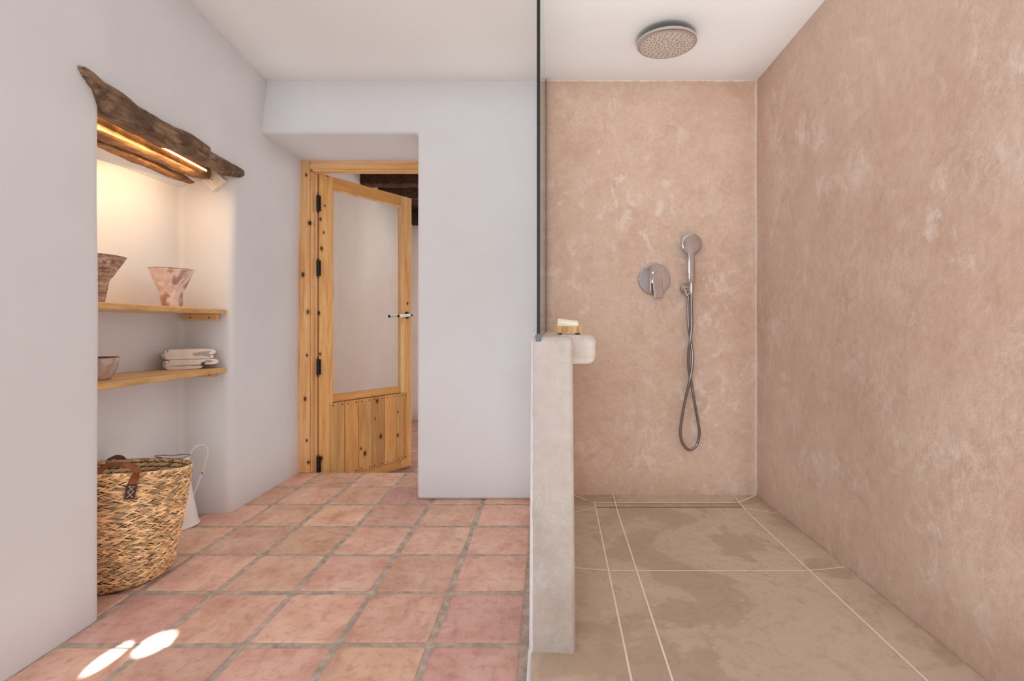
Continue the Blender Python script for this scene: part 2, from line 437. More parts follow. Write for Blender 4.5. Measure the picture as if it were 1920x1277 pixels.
# shower back wall, right wall
def wavy_sheet(name, f, nu, nv, mat):
    bm = newbm()
    g = [[bm.verts.new(f(i / nu, j / nv)) for i in range(nu + 1)] for j in range(nv + 1)]
    for a, b in zip(g, g[1:]):
        for i in range(nu): bm.faces.new((a[i], a[i + 1], b[i + 1], b[i]))
    return link(name, bm, mat, recalc=False, angle=60)
def fb(u, v):
    x, z = -.02 + 1.30 * u, -.01 + (ZC + .03) * v
    # the wall meets floor and side wall with a soft cove
    return (x, 2.782 + wob(x, 3, z, .003) - .012 * math.exp(-((x - XR) / .012) ** 2), z)
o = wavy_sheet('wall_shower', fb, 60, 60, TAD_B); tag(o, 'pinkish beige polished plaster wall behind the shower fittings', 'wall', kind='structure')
def fr(u, v):
    y, z = YR + (2.80 - YR) * u, -.01 + (ZC + .03) * v
    e = .012 * math.exp(-((y - 2.785) / .02) ** 2) + .02 * math.exp(-((z - .02) / .02) ** 2) * .5
    return (XR + wob(8, y, z, .005) - e, y, z)
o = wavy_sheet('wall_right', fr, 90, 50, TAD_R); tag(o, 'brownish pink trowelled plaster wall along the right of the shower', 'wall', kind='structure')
bm = newbm(); box(bm, -2.2, 1.3, YR - .1, 3.46, ZC, ZC + .1); o = link('ceiling', bm, CEIL, smooth=False)
tag(o, 'smooth off-white ceiling over bathroom and shower', 'ceiling', kind='structure')
# rear wall (behind the camera) with a window opening
bm = newbm()
wx0, wx1, wz0, wz1 = -1.38, -.22, .75, 2.15
for a in ((-2.2, wx0, -.3, 2.6), (wx1, 1.35, -.3, 2.6), (wx0, wx1, -.3, wz0), (wx0, wx1, wz1, 2.6)): box(bm, a[0], a[1], YR - .25, YR, a[2], a[3])
o = link('wall_rear', bm, WHITE, smooth=False); tag(o, 'white rear wall with the window opening that lights the room', 'wall', kind='structure')
bm = newbm(); box(bm, XR + .03, XR + .15, YR, 2.9, -.3, 2.6); box(bm, 0.02, XR + .15, 2.80, 2.95, -.3, 2.6)
o = link('wall_outer', bm, WHITE, smooth=False); tag(o, 'masonry behind the shower plaster', 'wall', kind='structure')

# terracotta floor
bm = newbm(); tl = bm.loops.layers.float_color.new('tint')
T, G = .300, .024
def plate(x0, x1, y0, y1):
    cx, cy = (x0 + x1) / 2, (y0 + y1) / 2; hx, hy = (x1 - x0) / 2, (y1 - y0) / 2
    if hx < .012 or hy < .012: return
    ang = R.uniform(-.008, .008); dx, dy = R.uniform(-.002, .002), R.uniform(-.002, .002); dz = R.uniform(-.0012, .0012)
    r = min(.016, hx * .6, hy * .6)
    out = []
    for sx, sy, a0 in ((1, 1, 0), (-1, 1, 90), (-1, -1, 180), (1, -1, 270)):
        for k in range(5):
            a = math.radians(a0 + 22.5 * k); out.append((sx * (hx - r) + r * math.cos(a), sy * (hy - r) + r * math.sin(a)))
    # extra points along edges make them slightly ragged
    pts = []
    for i, p in enumerate(out):
        q = out[(i + 1) % len(out)]; pts.append(p); L = math.hypot(q[0] - p[0], q[1] - p[1])
        for k in range(1, int(L / .05)):
            t = k / int(L / .05); pts.append((p[0] + (q[0] - p[0]) * t, p[1] + (q[1] - p[1]) * t))
    jit = [R.uniform(-.0016, .0016) for _ in pts]
    v = R.uniform(.86, 1.08); tint = (v * .955, 1.025 * v * R.uniform(.955, 1.01), v * R.uniform(.94, 1.03), 1)
    if R.random() < .14: tint = (v * .85, v * .84, v * .92, 1)
    rings = []
    for s, z in ((0, -.012), (0, -.0035), (.0035, -.0008), (.012, 0), (.05, .0006)):
        rg = []
        for p, j in zip(pts, jit):
            k = 1 - s / max(abs(p[0]), abs(p[1]), .01); kx = max(0, (hx - s) / hx); ky = max(0, (hy - s) / hy)
            x, y = p[0] * kx + (j if abs(p[0]) >= hx - .001 else 0), p[1] * ky + (j if abs(p[1]) >= hy - .001 else 0)
            rg.append(bm.verts.new((cx + dx + x * math.cos(ang) - y * math.sin(ang), cy + dy + x * math.sin(ang) + y * math.cos(ang), z + dz)))
        rings.append(rg)
    fs = []
    n = len(pts)
    for a, b in zip(rings, rings[1:]):
        for i in range(n): fs.append(bm.faces.new((a[i], a[(i + 1) % n], b[(i + 1) % n], b[i])))
    fs.append(bm.faces.new(rings[-1]))
    for f in fs:
        for l in f.loops: l[tl] = tint
XE = -.056
cols = [(-.0735 - T * (k + 1) + G / 2, -.0735 - T * k - G / 2) for k in range(7)]
for k in range(-11, 6):
    y0, y1 = 1.522 + T * k + G / 2, 1.522 + T * (k + 1) - G / 2
    for x0, x1 in cols: plate(x0, x1, y0, min(y1, 3.312))
box(bm, -2.18, XE, YR, 3.318, -.3, -.004, 1)
o = link('floor', bm, [TERRA, GROUT], angle=50); tag(o, 'terracotta tile floor with wide grey grout joints', 'floor', kind='structure')

# slate shower floor with falls to a wall drain
XA = lambda y: .208 + .0247 * y
XB_ = lambda y: .327 + .0233 * y
XC = lambda y: 1.071 + .0085 * y
YD0, YD1 = 2.645, 2.712
def zf(x, y):
    s = 0
    if x < XA(y): s = (XA(y) - x) / max(.02, XA(y) - .08)
    if x > XC(y): s = (x - XC(y)) / max(.02, XR - XC(y))
    s = min(s, 1.3)
    b = max(0, (y - YD1) / (2.785 - YD1)); b = min(b, 1.2)
    base = .014 - .005 * min(1, max(0, (y - 1.0) / 1.7))
    return base + .016 * max(s, b * 1.4)
bm = newbm()
xsf = [-.046, 0, .08, .12, .16, .2] + ['A', 'B'] + [.5, .65, .8, .95] + ['C'] + [1.14, 1.19, 1.245]
ysf = [YR, -.8, 0, .5, .9, 1.2, 1.436, 1.6, 1.8, 1.957, 2.2, 2.4, 2.55, YD0, YD1, 2.74, 2.765, 2.79]
fx = lambda x, y: {'A': XA, 'B': XB_, 'C': XC}[x](y) if isinstance(x, str) else x
g = [[bm.verts.new((fx(x, y), y, zf(fx(x, y), y))) for x in xsf] for y in ysf]
for a, b in zip(g, g[1:]):
    for i in range(len(xsf) - 1): bm.faces.new((a[i], a[i + 1], b[i + 1], b[i]))
def gline(p, q, w=.0032, n=24):
    p, q = Vector(p), Vector(q); d = (q - p).normalized(); s = Vector((-d.y, d.x)) * w
    prev = None
    for k in range(n + 1):
        c = p + (q - p) * k / n
        a, b = c + s, c - s
        cur = (bm.verts.new((a.x, a.y, zf(a.x, a.y) + .0008)), bm.verts.new((b.x, b.y, zf(b.x, b.y) + .0008)))
        if prev: bm.faces.new((prev[0], prev[1], cur[1], cur[0])).material_index = 1
        prev = cur
gline((XA(YR), YR), (XA(YD1), YD1)); gline((XB_(YR), YR), (XB_(2.785), 2.785)); gline((XC(YR), YR), (XC(2.785), 2.785))
gline((-.04, 1.957), (XR, 1.957))
gline((XA(YD1), YD1 + .003), (XC(YD1), YD1 + .003), .0028)
gline((XA(YD1), YD1), (.15, 2.787)); gline((XA(YD0), YD0), (.08, 2.50))
gline((XC(YD1), YD1), (XR, 2.785)); gline((XC(YD0), YD0), (XR, 2.515))
o = link('shower_floor', bm, [SLATE, WGROUT], recalc=False, angle=20); tag(o, 'brown slate-look shower floor with thin cream joints', 'floor', kind='structure')
# kerb between the two floors, painted white on the room side
bm = newbm(); box(bm, -.057, -.041, YR, 1.46, -.05, .0285); o = link('trim_1', bm, WHITE, bevel=.004); tag(o, 'thin white kerb edging the raised shower floor', 'kerb', kind='structure')

# half wall with ledge
bm = newbm()
def roundbox(bm, x0, x1, y0, y1, z0, z1, fx=None):
    box(bm, x0, x1, y0, y1, z0, z1)
pv = box(bm, -.054, .085, 1.436, 2.80, -.02, .990)
for v in pv:
    if v.co.y < 2 and v.co.z > .5: v.co.x += .007 if v.co.x < 0 else -.006
    if v.co.y < 2 and v.co.z < .5 and v.co.x > 0: v.co.x += .004
    if v.co.y > 2 and v.co.x < 0: v.co.x = -.085
for f in bm.faces:
    f.material_index = 1 if f.normal.x < -.5 or all(v.co.x < -.03 for v in f.verts) else 0
bmesh.ops.recalc_face_normals(bm, faces=bm.faces)
o = link('wall_partition', bm, [TAD_H, TAD_H], bevel=.016, seg=5)
tag(o, 'pale plastered half wall between room and shower', 'half wall', kind='structure')
part = o
bm = newbm(); lv = box(bm, .03, .166, 1.565, 2.80, .896, .9925)
for v in lv:
    if v.co.z < .95 and v.co.y < 2 and v.co.x > .1: v.co.x -= .004
o = link('ledge', bm, TAD_P, part, bevel=.024, seg=6)

# glass screen on the half wall
s = thing('shower_screen', (-.025, 1.44, .985), 'clear glass shower screen standing on the half wall, with a dark front edge', 'shower screen')
L0 = Vector(s.location)
d = Vector((.018, 1.342, 0)).normalized(); sd = Vector((d.y, -d.x, 0))
def scr(name, a, b, half, z0, z1, mat, off=0):
    bm = newbm(); c = d * ((a + b) / 2) + sd * off + Vector((0, 0, (z0 + z1) / 2))
    obox(bm, c, d, sd, (0, 0, 1), (b - a) / 2, half, (z1 - z0) / 2); return link(name, bm, mat, s, smooth=False)
scr('glass_pane', .013, 1.335, .004, 0.005, 1.478, GLASS)
scr('edge_strip', 0, .013, .0052, .004, 1.478, DARKGL)
scr('wall_channel', 1.318, 1.342, .006, .004, 1.478, GREYC)
scr('bottom_seal', .014, 1.335, .0065, -.004, .008, SEAL)
scr('corner_clip', -.004, .022, .0085, -.010, .014, GREYC)

# ------------------------------------------------------------------ door recess, frame, door and hall
dr = thing('door_1', (-1.64, 3.36, -.18), 'half-open pine door with tall glass pane and boarded lower panel', 'door', kind='structure')
DL = Vector(dr.location)
bm = newbm()
fx0, fx1, fy0, fy1, fz1 = -1.74, -.66, 3.298, 3.375, 2.184
def fbox(a, b, c, d_, e, f): box(bm, a - DL.x, b - DL.x, c - DL.y, d_ - DL.y, e - DL.z, f - DL.z)
fbox(fx0, -1.652, fy0, fy1, -.0, fz1); fbox(-1.652, -1.640, fy0 + .012, fy1, 0, 2.105)
fbox(-1.640, -1.632, fy0 + .05, fy1, -.02, 2.105)
fbox(-.745, fx1, fy0, fy1, 0, 2.115)
fr_ = link('frame', bm, PINE, dr, bevel=.004, seg=2)
bm = newbm(); fbox(-1.652, fx1, fy0 + .006, fy1, 2.150, fz1); fbox(-1.652, fx1, fy0, fy1, 2.120, 2.152); fbox(-1.64, fx1, fy0 + .010, fy1, 2.107, 2.121)
link('head', bm, PINE_X, fr_, bevel=.004, seg=2)
# pivoted leaf frame: u along the leaf, v = thickness (towards camera -), w up
hinge = Vector((-1.636, 3.40, -.178)); ua = math.atan2(.68, .472)
ux = Vector((math.cos(ua), math.sin(ua), 0)); un = Vector((math.sin(ua), -math.cos(ua), 0))  # un faces the bathroom
LW, LH = .828, 2.302
def leaf_bm(rects, depth):
    bm = newbm()
    for (u0, u1, w0, w1, v0, v1) in rects: box(bm, u0, u1, v0, v1, w0, w1)
    return bm
def leaf_link(name, bm, mat, parent, **k):
    mat4 = Matrix.Translation(hinge - DL) @ Matrix(((ux.x, -un.x, 0, 0), (ux.y, -un.y, 0, 0), (0, 0, 1, 0), (0, 0, 0, 1)))
    o = link(name, bm, mat, parent, **k)
    if parent is dr: o.matrix_local = mat4
    return o
Z = lambda z: z + .178
lf = leaf_link('leaf', leaf_bm([(0, .11, 0, LH, 0, .042), (.716, LW, 0, LH, 0, .042)], 0), PINE_D, dr, bevel=.004, seg=2)
r1 = link('rail', leaf_bm([(.11, .716, Z(2.03), LH, .003, .039)], 0), PINE_H, lf, bevel=.003, seg=2)
r2 = link('rail', leaf_bm([(.11, .716, Z(.462), Z(.517), .003, .039)], 0), PINE_H, lf, bevel=.003, seg=2)
r3 = link('rail', leaf_bm([(.11, .716, 0, Z(-.098), .006, .036)], 0), PINE_H, lf, bevel=.003, seg=2)
bd = link('glazing_bead', leaf_bm([(.714, .756, Z(.462), LH - .002, -.006, .004), (.104, .113, Z(.517), Z(2.03), -.003, .01), (.11, .716, Z(2.022), Z(2.034), -.003, .01)], 0), PINE, lf, bevel=.003, seg=2)
link('glass_pane', leaf_bm([(.108, .718, Z(.515), Z(2.034), .018, .022)], 0), GLASS, lf, smooth=False)
us = [.083, .2, .317, .433, .55, .663, .745, .775]
for bi, (a, b) in enumerate(zip(us, us[1:])):
    bo = link('board', leaf_bm([(a + .0016, b - .0016, Z(-.104), Z(.458), -.008, .006)], 0), PINE_B[bi], lf, bevel=.0055, seg=2)
link('backing', leaf_bm([(.09, .77, Z(-.10), Z(.46), .008, .02)], 0), BEAM, lf, smooth=False)
bm = newbm()
for a, b in zip(us, us[1:]):
    for w in (Z(-.085), Z(.44)):
        for q in ((a + .022, b - .022) if b - a > .06 else (a + .015,)):
            lathe(bm, [(0, 0), (.0058, 0), (.004, .002), (0, .0025)], 8, (q, -.0078, w), 'y')
link('nail', bm, IRON, lf)
for zz in (382, 503, 688, 870):
    zc = H - (zz - CY) / F * 3.37 - DL.z
    bm = newbm(); 
    for k in range(3): lathe(bm, [(0, -.02), (.008, -.02), (.008, .018), (0, .018)], 10, (0, 0, -.04 + .04 * k))
    lathe(bm, [(0, .058), (.005, .06), (.006, .068), (0, .074)], 8); lathe(bm, [(0, -.06), (.005, -.062), (.006, -.068), (0, -.074)], 8)
    box(bm, -.018, 0, .006, .009, -.055, .055); box(bm, 0, .016, .006, .009, -.055, .055)
    link('hinge', bm, IRON, dr, loc=(-1.633 - DL.x + .014, 3.378 - DL.y - .022, zc))
def lever(side):
    sgn = -1 if side == 0 else 1; v0 = 0 if side == 0 else .042
    bm = newbm(); c = (.776, v0, Z(1.117))
    lathe(bm, [(0, 0), (.029, 0), (.029, .004), (.018, .009), (.011, .012), (.010, .045), (0, .046)], 24, c, 'y')
    if side: 
        for v in bm.verts: v.co.y = .042 + (.0 - (v.co.y - .042))
    h = link('handle', bm, IRON, lf)
    y = v0 + sgn * .04
    bm = newbm(); tube(bm, [(.78, y, Z(1.117)), (.755, y, Z(1.115)), (.735, y, Z(1.112)), (.68, y, Z(1.108)), (.665, y, Z(1.107))], [.010, .0125, .0115, .015, .0135], 14)
    link('lever', bm, PORC, lf)
    bm = newbm(); tube(bm, [(.666, y, Z(1.107)), (.658, y, Z(1.1065)), (.652, y, Z(1.106))], [.012, .013, .006], 12); tube(bm, [(.80, y, Z(1.117)), (.772, y, Z(1.117))], .0095, 12)
    link('lever_cap', bm, IRON, lf)
lever(0); lever(1)
# hall beyond
hall = newbm()
box(hall, -2.1, -1.718, 3.46, 6.3, -.4, 2.75); o = link('wall_hall_left', hall, HALLW, smooth=False); tag(o, 'shaded plaster wall of the hall seen through the glass door', 'wall', kind='structure')
bm = newbm(); box(bm, -2.1, .3, 6.1, 6.3, -.4, 2.75); o = link('wall_hall_end', bm, HALLW, smooth=False); tag(o, 'end wall of the hall beyond the door', 'wall', kind='structure')
bm = newbm(); box(bm, .1, .3, 3.46, 6.3, -.4, 2.75); o = link('wall_hall_right', bm, HALLW, smooth=False); tag(o, 'right wall of the hall hidden beside the doorway', 'wall', kind='structure')
bm = newbm(); tl = bm.loops.layers.float_color.new('tint')
zz0 = -.19
for i in range(8):
    for j in range(10):
        x0, y0 = -1.72 + .3 * i, 3.33 + .3 * j
        for f in bm.faces: pass
        vs = box(bm, x0 + .01, x0 + .29, y0 + .01, y0 + .29, zz0 - .02, zz0)
        t = R.uniform(.6, .8)
        for v in vs:
            for l in v.link_loops: l[tl] = (t, t * .95, t * .95, 1)
box(bm, -2.1, .3, 3.318, 6.3, zz0 - .2, zz0 - .003, 1)
o = link('hall_floor', bm, [TERRA, GROUT], smooth=False, bevel=0); tag(o, 'darker terracotta hall floor one step below the bathroom', 'floor', kind='structure')
bm = newbm(); box(bm, -2.1, .3, 3.46, 6.3, 2.50, 2.6); o = link('ceiling_hall', bm, BEAMD, smooth=False); tag(o, 'dark boarded hall ceiling above the door', 'ceiling', kind='structure')
def roughbeam(name, x0, x1, y0, y1, z0, z1, mat, parent=None, amp=.008, n=24, root=(0, 0, 0), f=None):
    bm = newbm(); root = Vector(root)
    sec = []
    for a, b in (((0, 0), (1, 0)), ((1, 0), (1, 1)), ((1, 1), (0, 1)), ((0, 1), (0, 0))):
        for k in range(4): t = k / 4; sec.append((a[0] + (b[0] - a[0]) * t, a[1] + (b[1] - a[1]) * t))
    rings = []
    for i in range(n + 1):
        t = i / n
        rg = []
        for (p, q) in sec:
            # p across, q up, corners eased
            ex = (p - .5) * 2; ey = (q - .5) * 2; k = 1 - .08 * (abs(ex) ** 4 * abs(ey) ** 4)
            if f: w = f(t, .5 + ex * k / 2, .5 + ey * k / 2)
            else: w = Vector((x0 + (x1 - x0) * t, y0 + (y1 - y0) * (.5 + ex * k / 2), z0 + (z1 - z0) * (.5 + ey * k / 2)))
            w = Vector(w); nz = noise.noise_vector(w * 9) * amp + noise.noise_vector(w * 30) * amp * .35
            rg.append(bm.verts.new(w + nz - root))
        rings.append(rg)
    m = len(sec)
    for a, b in zip(rings, rings[1:]):
        for k in range(m): bm.faces.new((a[k], a[(k + 1) % m], b[(k + 1) % m], b[k]))
    bm.faces.new(rings[0][::-1]); bm.faces.new(rings[-1])
    return link(name, bm, mat, parent, angle=50, loc=root)
for i, (y, lab) in enumerate(((4.36, 'dark hall ceiling beam nearest the door, seen above it'), (4.82, 'second dark hall ceiling beam behind the nearest'))):
    o = roughbeam('ceiling_beam', -1.74, .2, y, y + .14, 2.33, 2.50, BEAMD, root=(-.8, y, 2.33)); tag(o, lab, 'beam', 'dark beams under the hall ceiling', 'thing')
o = roughbeam('timber_lintel', -1.74, -.6, 5.98, 6.14, 2.32, 2.50, BEAMD, root=(-1.1, 6, 2.32)); tag(o, 'dark timber lintel on the hall end wall, right of the door leaf', 'beam', kind='thing')

# ------------------------------------------------------------------ niche timbers
st = [  # Y, half height, Z, protrusion half width
    (1.575, .006, 1.884, .008), (1.590, .016, 1.878, .022), (1.616, .023, 1.860, .042), (1.650, .044, 1.832, .055), (1.70, .052, 1.822, .055), (1.81, .049, 1.820, .054), (1.92, .047, 1.826, .052),
    (2.0, .050, 1.833, .053), (2.1, .049, 1.846, .054), (2.2, .050, 1.854, .055), (2.265, .048, 1.851, .055), (2.295, .040, 1.845, .046), (2.36, .038, 1.850, .044), (2.5, .038, 1.856, .042), (2.61, .031, 1.870, .036), (2.64, .024, 1.873, .03), (2.648, .004, 1.873, .004)]
bm = newbm(); root = Vector((-1.65, 2.1, 1.81)); rings = []; NS = 48
YS = [1.575, 1.580, 1.588] + [1.6 + (2.635 - 1.6) * i / 140 for i in range(141)] + [2.640, 2.645, 2.648]
for Y in YS:
    hh, zc, pw = (sm(Y, [(q[0], q[k]) for q in st]) for k in (1, 2, 3))
    xc = Xw(Y, 1.85) - sm(Y, [(1.575, .0), (1.65, .012)])
    rg = []
    for k in range(NS):
        a = 2 * PI * k / NS; ca, sa = math.cos(a), math.sin(a)
        sq = 1 / (abs(ca) ** 3.2 + abs(sa) ** 3.2) ** (1 / 3.2) * .94
        p = Vector((xc + pw * ca * sq, Y, zc + hh * sa * sq))
        q = Vector((p.x * 14, p.y * 3.2, p.z * 14))
        dsp = 1 + .15 * noise.noise(q) + .10 * noise.noise(q * 2.7) + .07 * noise.noise(Vector((p.x * 60, p.y * 14, p.z * 60)))
        # long dark shake (crack) along the lower outer face
        ang = math.degrees(a) % 360; c0 = 325 + 12 * math.sin(Y * 9)
        dsp -= .16 * math.exp(-((ang - c0) / 9) ** 2)
        c = Vector((xc, Y, zc)); rg.append(bm.verts.new(c + (p - c) * dsp - root))
    rings.append(rg)
for a, b in zip(rings, rings[1:]):
    for k in range(NS): bm.faces.new((a[k], a[(k + 1) % NS], b[(k + 1) % NS], b[k]))
bm.faces.new(rings[0][::-1]); bm.faces.new(rings[-1])
o = link('timber_lintel', bm, LOG, loc=root, angle=70)
tag(o, 'gnarled dark weathered log curving across the front of the wall niche', 'beam', kind='thing')
def beamf(off0, off1, za, zb, top, ye=2.62):
    def f(t, p, q):
        Y = 1.60 + (ye - 1.60) * t
        x = Xw(Y, 1.8) - (off0 + (off1 - off0) * p)
        z0 = za + (zb - za) * t
        return (x, Y, z0 + (top - z0) * q)
    return f
o = roughbeam('timber_lintel', 0, 0, 0, 0, 0, 0, BEAM, root=(-1.75, 2.1, 1.78), n=40, amp=.007, f=beamf(.108, .205, 1.746, 1.812, 1.90, 2.535))
tag(o, 'honey brown timber lit by the light strip behind the front log', 'beam', kind='thing')
o = roughbeam('timber_lintel', 0, 0, 0, 0, 0, 0, BEAM, root=(-1.85, 2.1, 1.78), n=40, amp=.006, f=beamf(.224, .285, 1.750, 1.800, 1.90, 2.60))
tag(o, 'rearmost brown timber plank at the top of the niche', 'beam', kind='thing')
# LED strip in the gap
bm = newbm()
pts = [(Xw(y, 1.8) - .098, y, 1.812 + .03 * (y - 1.66)) for y in [1.67 + .03 * i for i in range(28)]]
rr = [Vector(p) for p in pts]; root = Vector((-1.75, 2.1, 1.822))
ribbon(bm, [p - root for p in rr], lambda i: (-1, 0, 0), .0045, .0015)
o = link('light_strip', bm, LED, loc=root); tag(o, 'glowing warm light strip tucked behind the front log', 'light strip')
# white square push switch
sw = thing('light_switch', (-1.806, 2.588, 1.815), 'cream square switch box tilted like a diamond under the log end', 'switch')
bm = newbm(); a = math.radians(45)
obox(bm, (0, -.014, 0), (math.cos(a), 0, math.sin(a)), (0, 1, 0), (-math.sin(a), 0, math.cos(a)), .043, .016, .043); link('housing', bm, SWITCH, sw, bevel=.003)
bm = newbm(); lathe(bm, [(0, 0), (.003, 0), (.0025, .001), (0, .0012)], 12, (0, -.0302, 0), 'y'); link('button', bm, IRON, sw)

# ------------------------------------------------------------------ shelves and what stands on them
def shelf(label, y0, y1, z0, z1, wavy, bx0, bx1, bh):
    s = thing('shelf', (-1.85, 2.1, z0), label, 'shelf', 'wooden niche shelves'); L = Vector(s.location)
    bm = newbm(); n = 16; rings = []
    for i in range(n + 1):
        t = i / n; Y = 1.672 + (2.582 - 1.672) * t; z = z0 + (z1 - z0) * t
        xf = interp(Y, [(1.66, -1.608), (2.58, -1.747)]) + .006 * math.sin(Y * 5 + wavy)
        rings.append([bm.verts.new(Vector(c) - L) for c in ((-1.992, Y, z - .025), (xf, Y, z - .025), (xf, Y, z), (-1.992, Y, z))])
    for a, b in zip(rings, rings[1:]):
        for k in range(4): bm.faces.new((a[k], a[(k + 1) % 4], b[(k + 1) % 4], b[k]))
    bm.faces.new(rings[0][::-1]); bm.faces.new(rings[-1])
    link('board', bm, SHELF, s, bevel=.006, seg=3)
    bm = newbm(); box(bm, bx0 - L.x, bx1 - L.x, 2.562 - L.y, 2.584 - L.y, z1 - .026 - bh - L.z, z1 - .0255 - L.z)
    b = link('bracket', bm, BATTEN, s, bevel=.004)
    for q in (.25, .78):
        bm = newbm(); lathe(bm, [(0, 0), (.004, 0), (.0035, .001), (0, .0005)], 10, (bx0 + (bx1 - bx0) * q - L.x, 2.562 - L.y, z1 - .028 - bh * .5 - L.z), 'y'); link('screw', bm, IRON, b)
shelf('upper wooden niche shelf carrying the two flared vases', 0, 0, 1.110, 1.114, .5, -1.975, -1.785, .034)
shelf('lower wooden niche shelf carrying the bowl and folded towels', 0, 0, .814, .799, 2.2, -1.915, -1.80, .026)
def vessel(name, label, cat, loc, prof, mat, rim, k_rim):
    bm = newbm(); mi = [1 if (len(prof) - 1 > i >= k_rim[0] and i <= k_rim[1]) else 0 for i in range(len(prof) - 1)]
    lathe(bm, prof, 64, mi=mi); o = link(name, bm, [mat, rim], angle=50, loc=loc); return o
def flared(s, waist, h, rr, rb):
    out = [(0, 0), (rb * .96, 0), (rb, .004)]
    hw = h * waist
    for k in range(1, 7): t = k / 6; out.append((rb + (s - rb) * t, hw * t))
    for k in range(1, 13): t = k / 12; out.append((s + (rr - s) * (t ** .92), hw + (h - hw) * t))
    n = len(out); out += [(rr + .001, h + .001), (rr - .002, h + .002), (rr - .005, h)]
    for k in range(11, -1, -1): t = k / 12; out.append((s + (rr - s) * (t ** .92) - .006, hw + (h - hw) * t))
    out += [(rb - .006, .01), (0, .008)]
    return out, (n - 1, n + 2)
pf, kr = flared(.060, .5, .187, .112, .046)
o = vessel('flared_vase', '', '', (-1.80, 1.862, 1.1115), pf, VASE1, RIMD, kr)
tag(o, 'dark scratched flared vase at the near left end of the upper shelf', 'vase', 'flared clay vases')
pf, kr = flared(.048, .42, .184, .089, .043)
o = vessel('flared_vase', '', '', (-1.822, 2.30, 1.1135), pf, VASE2, RIMD, kr)
tag(o, 'pinkish white flared vase with brushed red-brown marks on the upper shelf', 'vase', 'flared clay vases')
prof = [(0, 0), (.044, 0), (.047, .003), (.058, .02), (.067, .045), (.0715, .07), (.073, .086), (.072, .088), (.069, .087), (.067, .07), (.061, .045), (.05, .018), (0, .012)]
o = vessel('bowl', '', '', (-1.775, 1.86, .8115), prof, BOWL, BOWLR, (6, 8)); tag(o, 'small greyish clay bowl on the left of the lower shelf', 'bowl')

def towel(loc, label, flip, seed):
    t = thing('folded_towel', loc, label, 'towel', 'folded towels on the lower shelf', rot=math.radians(36 + seed * 3))
    if not flip: out = [(-.085, .0005), (0, 0), (.06, 0), (.095, .001), (.105, .008), (.10, .0163), (.07, .0172), (.028, .0176), (.016, .024), (.028, .0325), (.058, .0362), (.084, .0378), (.088, .0355), (.06, .0318), (.038, .028), (.036, .0215), (.07, .0203), (.098, .0212), (.111, .028), (.113, .037), (.102, .047), (.06, .0505), (0, .0505), (-.078, .0495), (-.102, .042), (-.111, .028), (-.106, .010)]
    else: out = [(-.085, .0005), (0, 0), (.035, .0005), (.049, .005), (.050, .0115), (.038, .0165), (0, .0178), (-.07, .018), (-.078, .0192), (-.05, .0206), (0, .0206), (.044, .0206), (.044, .027), (.056, .0342), (.09, .0372), (.095, .0345), (.066, .0308), (.058, .0262), (.064, .0206), (.09, .0196), (.111, .0225), (.120, .033), (.111, .0445), (.08, .0492), (0, .0495), (-.078, .0488), (-.103, .041), (-.110, .028), (-.106, .012)]
    q = [Vector((x, 0, z)) for x, z in out]; n0 = len(q); pts = []
    for i in range(n0):
        for k in range(4):
            tt = k / 4; a, b, c, d = q[i - 1], q[i], q[(i + 1) % n0], q[(i + 2) % n0]
            lin_ = b + (c - b) * tt
            cr = .5 * ((2 * b) + (c - a) * tt + (2 * a - 5 * b + 4 * c - d) * tt * tt + (3 * b - a - 3 * c + d) * tt ** 3)
            pts.append(cr * .6 + lin_ * .4)
    n = len(pts); nrm = []
    for i in range(n):
        dd = (pts[(i + 1) % n] - pts[i - 1]).normalized(); nrm.append(Vector((dd.z, 0, -dd.x)))
    bm = newbm(); lay = []
    for y, ins in ((-.064, .0022), (-.0632, .0008), (-.060, 0), (-.03, 0), (0, 0), (.03, 0), (.060, 0), (.064, .0018)):
        lay.append([bm.verts.new(p - nv * ins + Vector((0, y, .0012 * noise.noise(Vector((p.x * 22, y * 30, seed * 5))) if p.z > .03 else 0))) for p, nv in zip(pts, nrm)])
    for a, b in zip(lay, lay[1:]):
        for k in range(n): bm.faces.new((a[k], a[(k + 1) % n], b[(k + 1) % n], b[k]))
    for L_ in (lay[0], lay[-1]): bmesh.ops.triangulate(bm, faces=[bm.faces.new(L_)])
    cl = link('cloth', bm, TOWEL, t, angle=45)
    for p in cl.data.polygons: p.use_smooth = abs(p.normal.y) < .8
    bm = newbm()
    idx = [i for i, p in enumerate(pts) if p.x < -.098 or (p.x < -.08 and p.z > .046)]
    for i in idx[::2]:
        p, nn = pts[i], nrm[i]
        tube(bm, [p - nn * .010 + Vector((0, -.0648, 0)), p + nn * .0002 + Vector((0, -.0632, 0)), p + nn * .001 + Vector((0, -.052, 0))], .0013, 6)
    link('stitching', bm, BROWNT, t)
towel((-1.866, 2.476, .8022), 'lower folded cream towel of the stack, lying on the lower shelf', True, 1)
towel((-1.870, 2.478, .8532), 'upper folded cream towel with brown edge stitching, topmost of the stack', False, 0)

